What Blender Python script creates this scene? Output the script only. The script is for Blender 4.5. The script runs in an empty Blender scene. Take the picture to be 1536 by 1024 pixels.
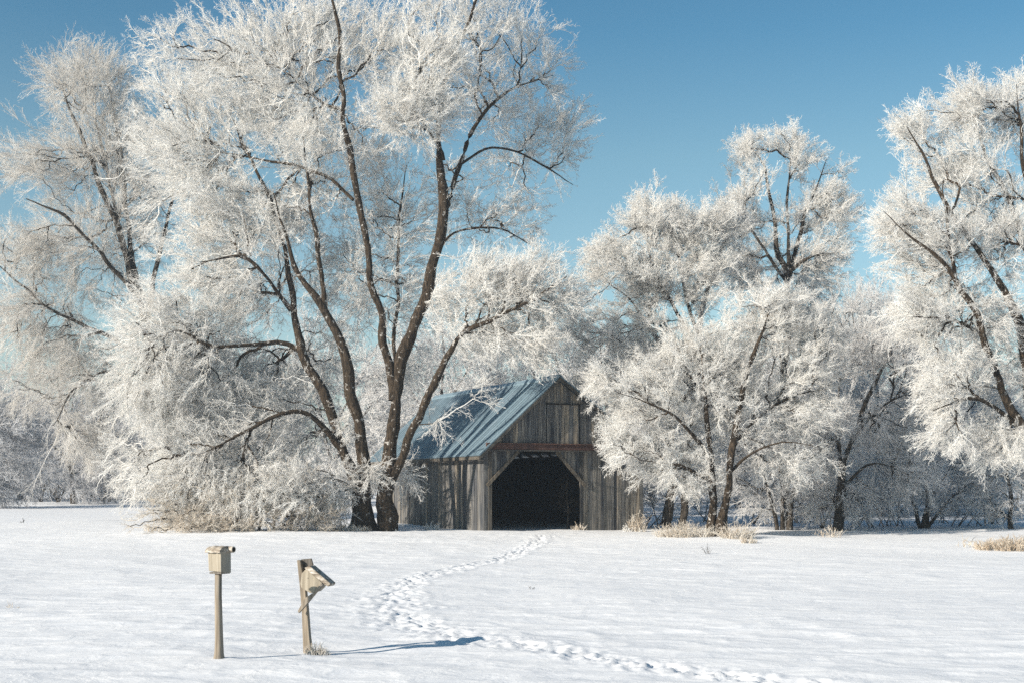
import bpy, math, random
import numpy as np

# ------------------------------------------------------------------ camera, sky, sun
S = bpy.context.scene
F, CU, HV, CZ = 2100.0, 768.0, 735.0, 2.29      # focal length, centre and horizon of the photograph; eye height
cam = bpy.data.cameras.new('camera'); co = bpy.data.objects.new('camera', cam); S.collection.objects.link(co)
co.location = (0, 0, CZ); co.rotation_euler = (math.radians(90), 0, 0)
cam.sensor_width = 36; cam.lens = 36 * F / 1536; cam.shift_y = (HV - 512) / 1536
cam.clip_start = 0.1; cam.clip_end = 6000
S.camera = co

SUN_EL, SUN_SIDE = 22.5, 33.0                    # elevation; degrees towards the camera from due left
sx, sy = -math.cos(math.radians(SUN_SIDE)), -math.sin(math.radians(SUN_SIDE))
w = bpy.data.worlds.new("World"); S.world = w; w.use_nodes = True
nt = w.node_tree; bg = nt.nodes['Background']
sky = nt.nodes.new('ShaderNodeTexSky'); sky.sky_type = 'NISHITA'; sky.sun_disc = False
sky.sun_elevation = math.radians(SUN_EL); sky.sun_rotation = math.atan2(sx, sy) % (2 * math.pi)
sky.air_density = 1.0; sky.dust_density = 0.6; sky.ozone_density = 1.6
tint = nt.nodes.new('ShaderNodeMix'); tint.data_type = 'RGBA'; tint.blend_type = 'MULTIPLY'; tint.inputs[0].default_value = 1
tc = nt.nodes.new('ShaderNodeTexCoord'); sp = nt.nodes.new('ShaderNodeSeparateXYZ'); rm = nt.nodes.new('ShaderNodeValToRGB')
e_ = rm.color_ramp.elements; e_[0].position = .02; e_[0].color = (.80, .82, .80, 1); e_[1].position = .42; e_[1].color = (.22, .48, .56, 1)
q_ = e_.new(.23); q_.color = (.55, .71, .67, 1); q_ = e_.new(.31); q_.color = (.32, .58, .63, 1)
nt.links.new(tc.outputs['Generated'], sp.inputs[0]); nt.links.new(sp.outputs[2], rm.inputs[0]); nt.links.new(rm.outputs[0], tint.inputs[7])
nt.links.new(sky.outputs[0], tint.inputs[6]); nt.links.new(tint.outputs[2], bg.inputs[0]); bg.inputs[1].default_value = 0.10
sl = bpy.data.lights.new('sun', 'SUN'); sl.energy = 4.7; sl.angle = math.radians(0.5); sl.color = (1.0, 0.90, 0.77)
so = bpy.data.objects.new('sun', sl); S.collection.objects.link(so); so.location = (-60, -20, 60)
ce = math.cos(math.radians(SUN_EL))
from mathutils import Vector
so.rotation_euler = Vector((sx * ce, sy * ce, math.sin(math.radians(SUN_EL)))).to_track_quat('Z', 'Y').to_euler()
S.view_settings.view_transform = 'Standard'; S.view_settings.look = 'None'
S.view_settings.gamma = 1.0; S.view_settings.exposure = 0.90
S.cycles.use_denoising = False; S.cycles.use_adaptive_sampling = False; S.cycles.diffuse_bounces = 8; S.cycles.transmission_bounces = 10; S.cycles.max_bounces = 12

# ------------------------------------------------------------------ helpers
C = S.collection
def W(u, v, D): return np.array(((u - CU) * D / F, D, CZ - (v - HV) * D / F))
def X(u, D): return (u - CU) * D / F

def vnoise(x, y, seed=0):
    xi = np.floor(x).astype(np.int64); yi = np.floor(y).astype(np.int64)
    fx = x - xi; fy = y - yi; fx = fx * fx * (3 - 2 * fx); fy = fy * fy * (3 - 2 * fy)
    def h(a, b):
        n = (a * 374761393 + b * 668265263 + seed * 1442695041) & 0x7fffffff
        n = ((n ^ (n >> 13)) * 1274126177) & 0x7fffffff
        n = n ^ (n >> 16)
        return (n & 0xffff) / 65535.0 * 2 - 1
    return (h(xi, yi) * (1 - fx) + h(xi + 1, yi) * fx) * (1 - fy) + (h(xi, yi + 1) * (1 - fx) + h(xi + 1, yi + 1) * fx) * fy

GY = [-400, 0, 19, 35, 54, 75, 95, 140, 400, 3000]
GZ = [-.3, -.06, 0, .22, .65, 1.06, 1.5, 1.75, 2.2, 2.25]
_d = np.arange(-400, 3000, .5); _g = np.interp(_d, GY, GZ)
_g = np.convolve(np.pad(_g, 10, mode='edge'), np.ones(21) / 21, 'valid')
def gz(x, y):
    x = np.asarray(x, float); y = np.asarray(y, float)
    far = np.clip((y - 30) / 40, 0, 1)
    z = np.interp(y, _d, _g) + .05 * vnoise(x / 5 + 3, y / 6, 1) + .10 * far * vnoise(x / 11, y / 13, 2)
    z = z + .16 * np.exp(-((x + 7) / 7) ** 2 - ((y - 51) / 4) ** 2) + .10 * np.exp(-((x - 7.6) / 3) ** 2 - ((y - 50) / 1.8) ** 2)
    return z
def gzf(x, y): return float(gz(x, y))

def mesh_np(name, V, Q, mats, midx=None, smooth=True, attrs=None):
    me = bpy.data.meshes.new(name)
    V = np.ascontiguousarray(V, np.float32); Q = np.ascontiguousarray(Q, np.int32); k = Q.shape[1]
    me.vertices.add(len(V)); me.vertices.foreach_set('co', V.ravel())
    me.loops.add(Q.size); me.loops.foreach_set('vertex_index', Q.ravel())
    me.polygons.add(len(Q)); me.polygons.foreach_set('loop_start', np.arange(0, Q.size, k, dtype=np.int32))
    for m in mats: me.materials.append(m)
    if midx is not None: me.polygons.foreach_set('material_index', np.ascontiguousarray(midx, np.int32))
    me.update(calc_edges=True)
    if not smooth: me.polygons.foreach_set('use_smooth', np.zeros(len(Q), bool))
    return me
def link(name, me, parent=None):
    o = bpy.data.objects.new(name, me); C.objects.link(o)
    if parent is not None: o.parent = parent
    return o
def thing(name, label, cat, loc=(0, 0, 0), group=None, rotz=0):
    o = bpy.data.objects.new(name, None); C.objects.link(o); o.location = loc; o.rotation_euler = (0, 0, rotz)
    o.empty_display_size = .2
    o['label'] = label; o['category'] = cat
    if group: o['group'] = group
    return o
def dup(root, label, loc, rotz=0, sc=1.0):
    r = root.copy(); C.objects.link(r); r.location = loc; r.rotation_euler = (0, 0, rotz); r.scale = (sc, sc, sc); r['label'] = label
    for ch in list(root.children):
        c = ch.copy(); C.objects.link(c); c.parent = r
    return r

class MB:                                        # collects boxes, prisms and tubes into one mesh
    def __init__(s): s.v = []; s.f = []; s.a = []
    def add(s, vs, fs, a=None):
        n = len(s.v); s.v += [tuple(map(float, p)) for p in vs]; s.f += [tuple(i + n for i in f) for f in fs]
        if a is None: a = random.random()
        s.a += [a] * len(fs)
    def hexa(s, p, a=None):                      # 8 corners: 0-3 bottom ring, 4-7 top ring
        s.add(p, [(0, 3, 2, 1), (4, 5, 6, 7), (0, 1, 5, 4), (1, 2, 6, 5), (2, 3, 7, 6), (3, 0, 4, 7)], a)
    def box(s, x0, x1, y0, y1, z0, z1, a=None):
        s.hexa([(x0, y0, z0), (x1, y0, z0), (x1, y1, z0), (x0, y1, z0), (x0, y0, z1), (x1, y0, z1), (x1, y1, z1), (x0, y1, z1)], a)
    def prism(s, poly, y0, y1, a=None):          # outline in x-z, pulled along y
        n = len(poly)
        vs = [(x, y0, z) for x, z in poly] + [(x, y1, z) for x, z in poly]
        fs = [tuple(range(n)), tuple(range(2 * n - 1, n - 1, -1))] + [(i, i + n, (i + 1) % n + n, (i + 1) % n) for i in range(n)]
        s.add(vs, fs, a)
    def tube(s, P, R, n=10, cap=True, a=None):
        P = np.array(P, float); vs = []; fs = []
        T = np.gradient(P, axis=0); T /= np.linalg.norm(T, axis=1)[:, None]
        up = np.array((0, 1.0, 0)) if abs(T[0][1]) < .8 else np.array((1.0, 0, 0))
        for p, t, r in zip(P, T, R):
            e1 = np.cross(t, up); e1 /= np.linalg.norm(e1); e2 = np.cross(t, e1)
            for k in range(n):
                q = 2 * math.pi * k / n; vs.append(p + r * (math.cos(q) * e1 + math.sin(q) * e2))
        for i in range(len(P) - 1):
            for k in range(n):
                k2 = (k + 1) % n; fs.append((i * n + k, (i + 1) * n + k, (i + 1) * n + k2, i * n + k2))
        if cap: fs += [tuple(range(n)), tuple(range(len(P) * n - 1, len(P) * n - n - 1, -1))]
        s.add(vs, fs, a)
    def build(s, name, mat, parent=None, bevel=0, smooth=False):
        me = bpy.data.meshes.new(name); me.from_pydata(s.v, [], s.f); me.materials.append(mat)
        at = me.attributes.new('tone', 'FLOAT', 'FACE'); at.data.foreach_set('value', np.array(s.a, np.float32))
        import bmesh
        bm = bmesh.new(); bm.from_mesh(me); bmesh.ops.recalc_face_normals(bm, faces=bm.faces)
        if bevel: bmesh.ops.bevel(bm, geom=bm.edges[:], offset=bevel, segments=1, affect='EDGES', clamp_overlap=True)
        bm.to_mesh(me); bm.free()
        me.polygons.foreach_set('use_smooth', np.full(len(me.polygons), smooth, bool))
        return link(name, me, parent)

# ------------------------------------------------------------------ materials
class N:
    def __init__(s, name, rough=.9, spec=.2):
        s.m = bpy.data.materials.new(name); s.m.use_nodes = True; s.t = s.m.node_tree; s.b = s.t.nodes['Principled BSDF']
        s.b.inputs['Roughness'].default_value = rough; s.b.inputs['Specular IOR Level'].default_value = spec
    def n(s, typ, **kw):
        o = s.t.nodes.new('ShaderNode' + typ)
        for k, v in kw.items(): setattr(o, k, v)
        return o
    def l(s, a, b): s.t.links.new(a, b)
    def coord(s, scale, kind='Object'):
        c = s.n('TexCoord'); m = s.n('Mapping'); m.inputs['Scale'].default_value = scale; s.l(c.outputs[kind], m.inputs[0]); return m.outputs[0]
    def noise(s, vec, scale, detail=4, rough=.55, dist=0):
        t = s.n('TexNoise'); t.inputs['Scale'].default_value = scale; t.inputs['Detail'].default_value = detail
        t.inputs['Roughness'].default_value = rough; t.inputs['Distortion'].default_value = dist; s.l(vec, t.inputs['Vector']); return t.outputs[0]
    def ramp(s, fac, stops):
        r = s.n('ValToRGB'); e = r.color_ramp.elements
        e[0].position, e[1].position = stops[0][0], stops[-1][0]
        e[0].color, e[1].color = (*stops[0][1], 1), (*stops[-1][1], 1)
        for p, c in stops[1:-1]: q = e.new(p); q.color = (*c, 1)
        s.l(fac, r.inputs[0]); return r.outputs[0]
    def mix(s, fac, a, b, mode='MIX'):
        m = s.n('Mix', data_type='RGBA', blend_type=mode)
        for k, x in ((0, fac), (6, a), (7, b)):
            if hasattr(x, 'links'): s.l(x, m.inputs[k])
            else: m.inputs[k].default_value = x if k == 0 else (*x, 1)
        return m.outputs[2]
    def math(s, op, a, b):
        m = s.n('Math', operation=op)
        for k, x in ((0, a), (1, b)):
            if hasattr(x, 'links'): s.l(x, m.inputs[k])
            else: m.inputs[k].default_value = x
        return m.outputs[0]
    def bump(s, h, strength, dist):
        b = s.n('Bump'); b.inputs['Strength'].default_value = strength; b.inputs['Distance'].default_value = dist
        s.l(h, b.inputs['Height']); s.l(b.outputs[0], s.b.inputs['Normal'])
    def col(s, c):
        if hasattr(c, 'links'): s.l(c, s.b.inputs['Base Color'])
        else: s.b.inputs['Base Color'].default_value = (*c, 1)
        return s.m

def mat_frost(name, a, b, scale=1.2):
    m = N(name, .85, .1); p = m.coord((1, 1, 1)); f = m.noise(p, scale, 3)
    c = m.ramp(f, [(.35, a), (.65, b)])
    d = m.n('BsdfDiffuse'); t = m.n('BsdfTranslucent'); x = m.n('MixShader'); x.inputs[0].default_value = .48
    m.l(c, d.inputs[0]); m.l(c, t.inputs[0]); m.l(d.outputs[0], x.inputs[1]); m.l(t.outputs[0], x.inputs[2])
    m.l(x.outputs[0], m.t.nodes['Material Output'].inputs[0]); m.t.nodes.remove(m.b)
    return m.m
FROST = mat_frost('frost_bright', (.86, .85, .83), (.94, .94, .93))
FROST_MID = mat_frost('frost_mid', (.80, .80, .80), (.90, .90, .90))
FROST_THIN = mat_frost('frost_thin', (.74, .72, .69), (.86, .85, .83))
FROST_BROWN = mat_frost('frosted_brown_twig', (.72, .66, .58), (.90, .87, .82), 2.5)
STRAW = mat_frost('frosted_straw', (.68, .60, .50), (.90, .87, .82), 3)
FROST_HAZED = mat_frost('frost_far_shade_tint', (.60, .61, .63), (.76, .77, .79))  # shade and haze of the far trees put into the colour, darker and bluer
def mat_bark(name, dark, light, frost=.0):
    m = N(name, .92, .15); p = m.coord((1, 1, .22)); f = m.noise(p, 14, 5, .65, .4); f2 = m.noise(p, 45, 3, .6)
    c = m.ramp(f, [(.36, dark), (.52, tuple((x + y) / 2 for x, y in zip(dark, light))), (.68, light)])
    q = m.coord((1, 1, 1)); g = m.noise(q, 5.5, 5, .7)
    k = m.ramp(g, [(.60, (0, 0, 0)), (.66, (1, 1, 1))])
    c = m.mix(m.math('MULTIPLY', k, frost), c, (.60, .58, .55))
    m.bump(m.math('ADD', f, m.math('MULTIPLY', f2, .35)), 1.0, .12)
    return m.col(c)
BARK = mat_bark('bark_brown', (.014, .011, .008), (.09, .067, .047), .8)
BARK_GREY = mat_bark('bark_grey', (.02, .017, .014), (.10, .085, .07), .6)

def mat_boards(name, cols, frost=0.0):
    m = N(name, .85, .2); at = m.n('Attribute', attribute_name='tone'); p = m.coord((1, 1, .035)); f = m.noise(p, 34, 5, .6, .3)
    q = m.coord((1, 1, .25)); g = m.noise(q, 3.2, 4, .6)
    c1 = m.ramp(f, [(.30, cols[0]), (.48, cols[1]), (.60, cols[2]), (.74, cols[3])])
    tone = m.ramp(at.outputs['Fac'], [(0, (.42, .44, .48)), (.45, (.85, .85, .85)), (.8, (1.15, 1.08, .98)), (1, (1.75, 1.5, 1.2))])
    c = m.mix(1.0, c1, tone, 'MULTIPLY')
    c = m.mix(m.ramp(g, [(.45, (0, 0, 0)), (.7, (.75, .75, .75))]), c, m.mix(1.0, c, (.50, .58, .70), 'MULTIPLY'))
    m.bump(f, .6, .015)
    return m.col(c)
BOARDS = mat_boards('weathered_boards', [(.034, .037, .042), (.115, .114, .113), (.215, .207, .194), (.36, .33, .285)])
TRIM = mat_boards('weathered_trim', [(.03, .029, .028), (.06, .058, .055), (.09, .086, .08), (.135, .127, .115)])
REDWOOD = mat_boards('red_brown_beam', [(.042, .022, .018), (.078, .043, .036), (.11, .065, .055), (.155, .105, .092)])
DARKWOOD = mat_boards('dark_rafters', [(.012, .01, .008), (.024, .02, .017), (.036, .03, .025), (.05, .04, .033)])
BIRDWOOD = mat_boards('pale_bird_house_wood', [(.20, .178, .142), (.30, .273, .225), (.36, .332, .28), (.43, .40, .345)])
POSTWOOD = mat_boards('bird_house_post_wood', [(.13, .112, .09), (.215, .187, .154), (.28, .25, .212), (.36, .33, .285)])
def mat_bark_slab():
    m = N('bark_slab', .9, .2); p = m.coord((.35, 1, 1)); f = m.noise(p, 22, 5, .7)
    m.bump(f, .8, .02)
    return m.col(m.ramp(f, [(.35, (.10, .075, .055)), (.52, (.33, .29, .24)), (.66, (.60, .57, .53))]))
SLAB = mat_bark_slab()
def mat_roof():
    m = N('blue_grey_metal_roof', .48, .5); m.b.inputs['Metallic'].default_value = .25
    at = m.n('Attribute', attribute_name='tone'); p = m.coord((.5, 1, .5)); f = m.noise(p, 6, 6, .65); g = m.noise(m.coord((1, 1, 1)), .9, 4)
    c = m.ramp(f, [(.3, (.135, .19, .225)), (.55, (.16, .225, .265)), (.75, (.19, .255, .295))])
    c = m.mix(1.0, c, m.ramp(at.outputs['Fac'], [(0, (.8, .8, .82)), (1, (1.15, 1.15, 1.15))]), 'MULTIPLY')
    c = m.mix(m.ramp(g, [(.5, (0, 0, 0)), (.75, (.4, .4, .4))]), c, (.30, .36, .42))
    m.bump(f, .15, .02)
    return m.col(c)
ROOF = mat_roof()
def mat_plain(name, a, b, scale, bump=.5):
    m = N(name, .95, .1); f = m.noise(m.coord((1, 1, 1)), scale, 6, .65); m.bump(f, bump, .05)
    return m.col(m.ramp(f, [(.35, a), (.65, b)]))
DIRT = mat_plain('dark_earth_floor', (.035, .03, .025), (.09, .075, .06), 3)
HOLE = mat_plain('dark_hollow', (.012, .01, .008), (.03, .025, .02), 20)
def mat_snow():
    m = N('snow', .72, .25)
    p = m.coord((1, 1.3, 1)); a = m.noise(p, 1.6, 5, .6, .6); b = m.noise(p, 7, 4, .6); c = m.noise(m.coord((1, 1, 1)), 60, 2)
    h = m.math('ADD', m.math('MULTIPLY', a, .9), m.math('MULTIPLY', b, .2))
    m.bump(h, .42, .09)
    return m.col(m.ramp(a, [(.35, (.68, .70, .735)), (.62, (.735, .745, .765))]))
SNOW = mat_snow()

# ------------------------------------------------------------------ snow field, one sheet to the horizon
trail = [(815, 806), (790, 822), (745, 838), (690, 850), (645, 862), (606, 880), (592, 903), (604, 930), (648, 945), (700, 956), (765, 966), (850, 978), (950, 994), (1080, 1008), (1240, 1030), (1400, 1052)]
def ground_at(u, v):
    D = np.linspace(8, 140, 8000); z = CZ - (v - HV) * D / F
    g = np.interp(D, _d, _g); k = np.argmax(z < g); return (X(u, D[k]), D[k])
TP = np.array([ground_at(*p) for p in trail])
def catmull(P, step):
    P = np.asarray(P, float); E = np.vstack([2 * P[0] - P[1], P, 2 * P[-1] - P[-2]]); out = []
    for i in range(1, len(E) - 2):
        n = max(1, int(np.linalg.norm(E[i + 1][:3] - E[i][:3]) / step))
        for t in np.arange(n) / n:
            a, b, c, d = E[i - 1], E[i], E[i + 1], E[i + 2]
            out.append(.5 * (2 * b + (c - a) * t + (2 * a - 5 * b + 4 * c - d) * t * t + (3 * b - a - 3 * c + d) * t ** 3))
    out.append(E[-2]); return np.array(out)
def axis(dense, step, mid, mstep, out):
    a = list(np.arange(dense[0], dense[1], step)); lo, hi = [], []
    x = dense[0]; s = step
    while x > -out:
        s = min(max(mstep, s), s * 1.06) if x > mid[0] else s * 1.12
        s = max(s, step) if s < mstep or x < mid[0] else mstep
        x -= s; lo.append(x)
    x = a[-1]; s = step
    while x < out:
        if x < mid[1]: s = min(s * 1.06, mstep)
        else: s = s * 1.12
        x += s; hi.append(x)
    return np.array(lo[::-1] + a + hi)
gx = axis((-5.2, 4.6), .055, (-19, 19), .17, 900)
gy = axis((15.2, 47), .075, (4, 62), .2, 900); gy = gy[gy > -300]
GX, GYm = np.meshgrid(gx, gy); Z = gz(GX, GYm)
near = np.clip((75 - GYm) / 20, 0, 1) * np.clip((GYm - 2) / 8, 0, 1) * np.clip((40 - abs(GX)) / 20, 0, 1)
Z += near * ((.72 + .5 * vnoise(GX / 6, GYm / 5, 12)) * (.020 * (1 - np.abs(vnoise(GX / 1.3 + GYm * .2, GYm / .62, 5))) ** 3 + .016 * vnoise(GX / .62 + GYm * .15, GYm / .36, 6) + .012 * (1 - np.abs(vnoise(GX / .5 + 9, GYm / .3, 8))) ** 3) + .03 * vnoise(GX / 2.2, GYm / 1.5 + GX * .1, 7))
rs = np.random.RandomState(4)
tp = catmull(TP, .11)
bumpf = np.zeros_like(Z)
def stamp(x, y, rx, ry, rot, depth):
    i0, i1 = np.searchsorted(gx, (x - .7, x + .7)); j0, j1 = np.searchsorted(gy, (y - .8, y + .8))
    if i1 <= i0 or j1 <= j0: return
    dx = GX[j0:j1, i0:i1] - x; dy = GYm[j0:j1, i0:i1] - y
    a = (dx * math.cos(rot) + dy * math.sin(rot)) / rx; b = (-dx * math.sin(rot) + dy * math.cos(rot)) / ry
    r2 = a * a + b * b
    bumpf[j0:j1, i0:i1] += depth * (-np.exp(-r2 ** 1.5) + .55 * np.exp(-(np.sqrt(r2) - 1.45) ** 2 / .12))
for i in range(len(tp) - 1):
    t = tp[i + 1] - tp[i]; nrm = np.array((-t[1], t[0])) / np.linalg.norm(t); ang = math.atan2(t[1], t[0])
    wd = float(np.interp(tp[i][1], [15, 19, 21.5, 26, 30, 36], [.20, .20, .30, .36, .22, .17]))
    stamp(tp[i][0], tp[i][1], wd * 1.6, wd * 1.6, 0, .0015)
    for k in range(8):
        q = tp[i] + nrm * rs.randn() * wd + t * rs.rand()
        stamp(q[0], q[1], .07 + .12 * rs.rand(), .04 + .07 * rs.rand(), ang + rs.randn() * .9, .0045 + .019 * rs.rand() ** 1.4)
Z += np.clip(bumpf, -.13, .09)
nx, ny = len(gx), len(gy)
idx = np.arange(nx * ny).reshape(ny, nx)
Q = np.stack([idx[:-1, :-1], idx[:-1, 1:], idx[1:, 1:], idx[1:, :-1]], -1).reshape(-1, 4)
snow = link('snow_ground', mesh_np('snow_ground', np.stack([GX, GYm, Z], -1).reshape(-1, 3), Q, [SNOW]))
snow['kind'] = 'structure'; snow['label'] = 'wind rippled snow field crossed by a winding trodden footpath'

# ------------------------------------------------------------------ barn
def build_barn():
    TH = math.radians(24); D0 = 53.0; x0 = X(726, D0)
    b = thing('barn', 'weathered grey board barn with blue metal roof and dark open doorway', 'barn', (x0, D0, .62), rotz=TH)
    WD, LN, EH, AX, AZ = 6.9, 12.7, 3.23, 3.0, 5.98
    R = random.Random(3); random.seed(3)
    def topz(x): return EH + (AZ - EH) * (x / AX if x < AX else (WD - x) / (WD - AX))
    def dopen(x0_, x1_):                         # lowest allowed z of a front board over the doorway
        def f(x):
            if x <= .3 or x >= 4.06: return -.25
            if x < 1.355: return 2.0 + (x - .3) / 1.055 * 1.2
            if x > 3.05: return 3.2 - (x - 3.05) / 1.01 * 1.2
            return 3.2
        return f(x0_), f(x1_)
    # front wall: vertical boards up to the beam
    fb = MB(); x = 0.0; t = .03
    cuts = sorted([.3, 1.355, 3.05, 4.06])
    while x < WD - .01:
        wd = R.uniform(.10, .21); x1 = min(x + wd, WD)
        for c in cuts:
            if x + .02 < c < x1: x1 = c
        a0, a1 = dopen(x + 1e-4, x1 - 1e-4); yo = R.uniform(-.012, .012); g = .006
        if min(a0, a1) < 3.19:
            tz = 3.24 if x > AX * 0 else 3.2
            if x < .3 or x >= 4.06: a0 = a1 = -.25
            if max(a0, a1) < 3.1 or True:
                fb.hexa([(x + g, yo, a0), (x1 - g, yo, a1), (x1 - g, yo + t, a1), (x + g, yo + t, a0), (x + g, yo, tz), (x1 - g, yo, tz), (x1 - g, yo + t, tz), (x + g, yo + t, tz)])
        x = x1
    # gable boards, a hand's breadth proud of the wall below
    x = -.02
    while x < WD:
        wd = R.uniform(.10, .20); x1 = min(x + wd, WD + .02); yo = -.13 + R.uniform(-.01, .01); g = .005
        if x < AX < x1 and AX - x > .03: x1 = AX
        zl = topz(min(max(x, 0), WD)) - .03; zr = topz(min(max(x1, 0), WD)) - .03
        if max(zl, zr) > 3.42:
            zl = max(zl, 3.41); zr = max(zr, 3.41)
            if 2.55 < (x + x1) / 2 < 3.95 and min(zl, zr) > 5.1:
                fb.hexa([(x + g, yo, 5.03), (x1 - g, yo, 5.03), (x1 - g, yo + t, 5.03), (x + g, yo + t, 5.03), (x + g, yo, zl), (x1 - g, yo, zr), (x1 - g, yo + t, zr), (x + g, yo + t, zl)])
            else:
                fb.hexa([(x + g, yo, 3.4), (x1 - g, yo, 3.4), (x1 - g, yo + t, 3.4), (x + g, yo + t, 3.4), (x + g, yo, zl), (x1 - g, yo, zr), (x1 - g, yo + t, zr), (x + g, yo + t, zl)])
        x = x1
    fb.build('front_wall', BOARDS, b)
    hd = MB(); x = 2.56                             # loft hatch
    while x < 3.9:
        x1 = x + R.uniform(.12, .2); hd.box(x + .004, min(x1, 3.94) - .004, -.165, -.14, 3.44, 4.98); x = x1
    hd.build('loft_hatch', BOARDS, b)
    ht = MB(); ht.box(2.5, 4.0, -.20, -.145, 4.985, 5.03, .2); ht.build('hatch_lintel', DARKWOOD, b)
    def side(xx, name):
        sb = MB(); y = t + .02
        while y < LN:
            y1 = min(y + R.uniform(.16, .34), LN); xo = R.uniform(-.014, .014); lo = R.uniform(-.3, -.2)
            sb.box(xx + xo, xx + xo + .03, y + .007, y1 - .007, lo, EH - .02); y = y1
        sb.build(name, BOARDS, b)
    side(0.0, 'side_wall'); side(WD - .03, 'side_wall')
    bk = MB(); x = .05
    while x < WD - .05:
        x1 = min(x + R.uniform(.15, .25), WD - .05); bk.hexa([(x, LN, -.25), (x1 - .002, LN, -.25), (x1 - .002, LN + .03, -.25), (x, LN + .03, -.25), (x, LN, topz(x) - .05), (x1 - .002, LN, topz(x1) - .05), (x1 - .002, LN + .03, topz(x1) - .05), (x, LN + .03, topz(x) - .05)]); x = x1
    bk.build('back_wall', BOARDS, b)
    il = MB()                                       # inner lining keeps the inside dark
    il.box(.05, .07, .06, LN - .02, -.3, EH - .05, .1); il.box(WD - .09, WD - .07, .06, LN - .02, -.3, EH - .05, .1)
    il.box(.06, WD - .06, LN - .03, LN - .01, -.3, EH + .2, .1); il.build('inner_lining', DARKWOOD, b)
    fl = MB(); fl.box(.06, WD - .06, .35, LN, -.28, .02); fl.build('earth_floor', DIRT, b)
    # beam over the doorway, with a thin ledge
    bm_ = MB(); bm_.box(.0, WD + .12, -.24, -.165, 3.225, 3.43, .5); bm_.box(.0, WD + .14, -.29, -.165, 3.435, 3.475, .8); bm_.build('beam', REDWOOD, b, .006)
    lb = MB(); lb.box(-.05, WD + .05, -.27, -.04, 3.17, 3.22, .6); lb.build('lower_rail', TRIM, b, .006)
    pb = MB(); pb.box(.17, .31, -.05, -.016, -.25, 3.165, .85); pb.build('door_post', TRIM, b, .006)
    pb = MB(); pb.box(4.05, 4.18, -.05, -.016, -.25, 3.165, .3); pb.build('door_post', TRIM, b, .006)
    for (xa, za, xb, zb, tn) in ((.10, 1.86, 1.40, 3.165, .95), (4.24, 1.86, 3.00, 3.165, .9)):
        m = MB(); dx, dz = xb - xa, zb - za; L = math.hypot(dx, dz); nxp, nzp = -dz / L * .06, dx / L * .06
        m.prism([(xa - nxp, za - nzp), (xb - nxp, zb - nzp), (xb + nxp, zb + nzp), (xa + nxp, za + nzp)], -.10, -.053, tn); m.build('door_brace', TRIM, b)
    # roof: panels with raised seams
    OF, OE = .42, .34                               # overhangs at gable and eave
    def slope(xe, side, name):
        ez = topz(0) - OE * (AZ - EH) / AX if side < 0 else EH - OE * (AZ - EH) / (WD - AX)
        rf = MB(); y = -OF; th = .04
        ax, az = AX, AZ + .05
        ez += .05
        dl = math.hypot(ax - xe, az - ez); nx_, nz_ = -(az - ez) / dl * side * -1, abs(ax - xe) / dl
        nx_ = (az - ez) / dl * (1 if side > 0 else -1)
        while y < LN + .4:
            y1 = min(y + .30, LN + .4)
            rf.hexa([(xe, y, ez), (xe, y1 - .001, ez), (ax, y1 - .001, az), (ax, y, az)] + [(p + nx_ * th, q, r + nz_ * th) for p, q, r in ((xe, y, ez), (xe, y1 - .001, ez), (ax, y1 - .001, az), (ax, y, az))])
            s0, s1, hh = y - .014, y + .014, .06
            q = [(xe, s0, ez), (xe, s1, ez), (ax, s1, az), (ax, s0, az)]
            rf.hexa([(p + nx_ * (th - .005), yy, r + nz_ * (th - .005)) for p, yy, r in q] + [(p + nx_ * hh, yy, r + nz_ * hh) for p, yy, r in q], .9)
            y = y1
        o = rf.build(name, ROOF, b); return ez, nx_, nz_
    el, nxl, nzl = slope(-OE, -1, 'roof_slope'); er, nxr, nzr = slope(WD + OE, 1, 'roof_slope')
    rc = MB(); rc.prism([(AX - .16, AZ - .04), (AX - .15, AZ + .03), (AX, AZ + .17), (AX + .15, AZ + .05), (AX + .16, AZ - .02), (AX, AZ + .125)], -OF - .01, LN + .41, .8); rc.build('ridge_cap', ROOF, b)
    # rake boards and eave fascia
    for xe, ez in ((-OE, el), (WD + OE, er)):
        m = MB(); sg = -1 if xe < 0 else 1
        m.prism([(xe, ez - .13), (AX, AZ + .05 - .15), (AX, AZ + .05 - .005), (xe, ez - .005)], -OF - .03, -OF + .012, .75); m.build('rake_board', TRIM, b)
    m = MB(); m.box(-OE - .03, -OE + .005, -OF, LN + .38, el - .13, el - .012, .85); m.build('eave_board', TRIM, b)
    m = MB(); m.box(WD + OE - .005, WD + OE + .03, -OF, LN + .38, er - .13, er - .012, .5); m.build('eave_board', TRIM, b)
    rr = MB()
    for y in np.arange(.5, LN, 1.1):
        rr.prism([(0, EH - .16), (AX, AZ - .16), (WD, EH - .16), (WD, EH - .04), (AX, AZ - .04), (0, EH - .04)], y, y + .07)
    rr.build('rafter', DARKWOOD, b)
    return b
barn = build_barn()

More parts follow.
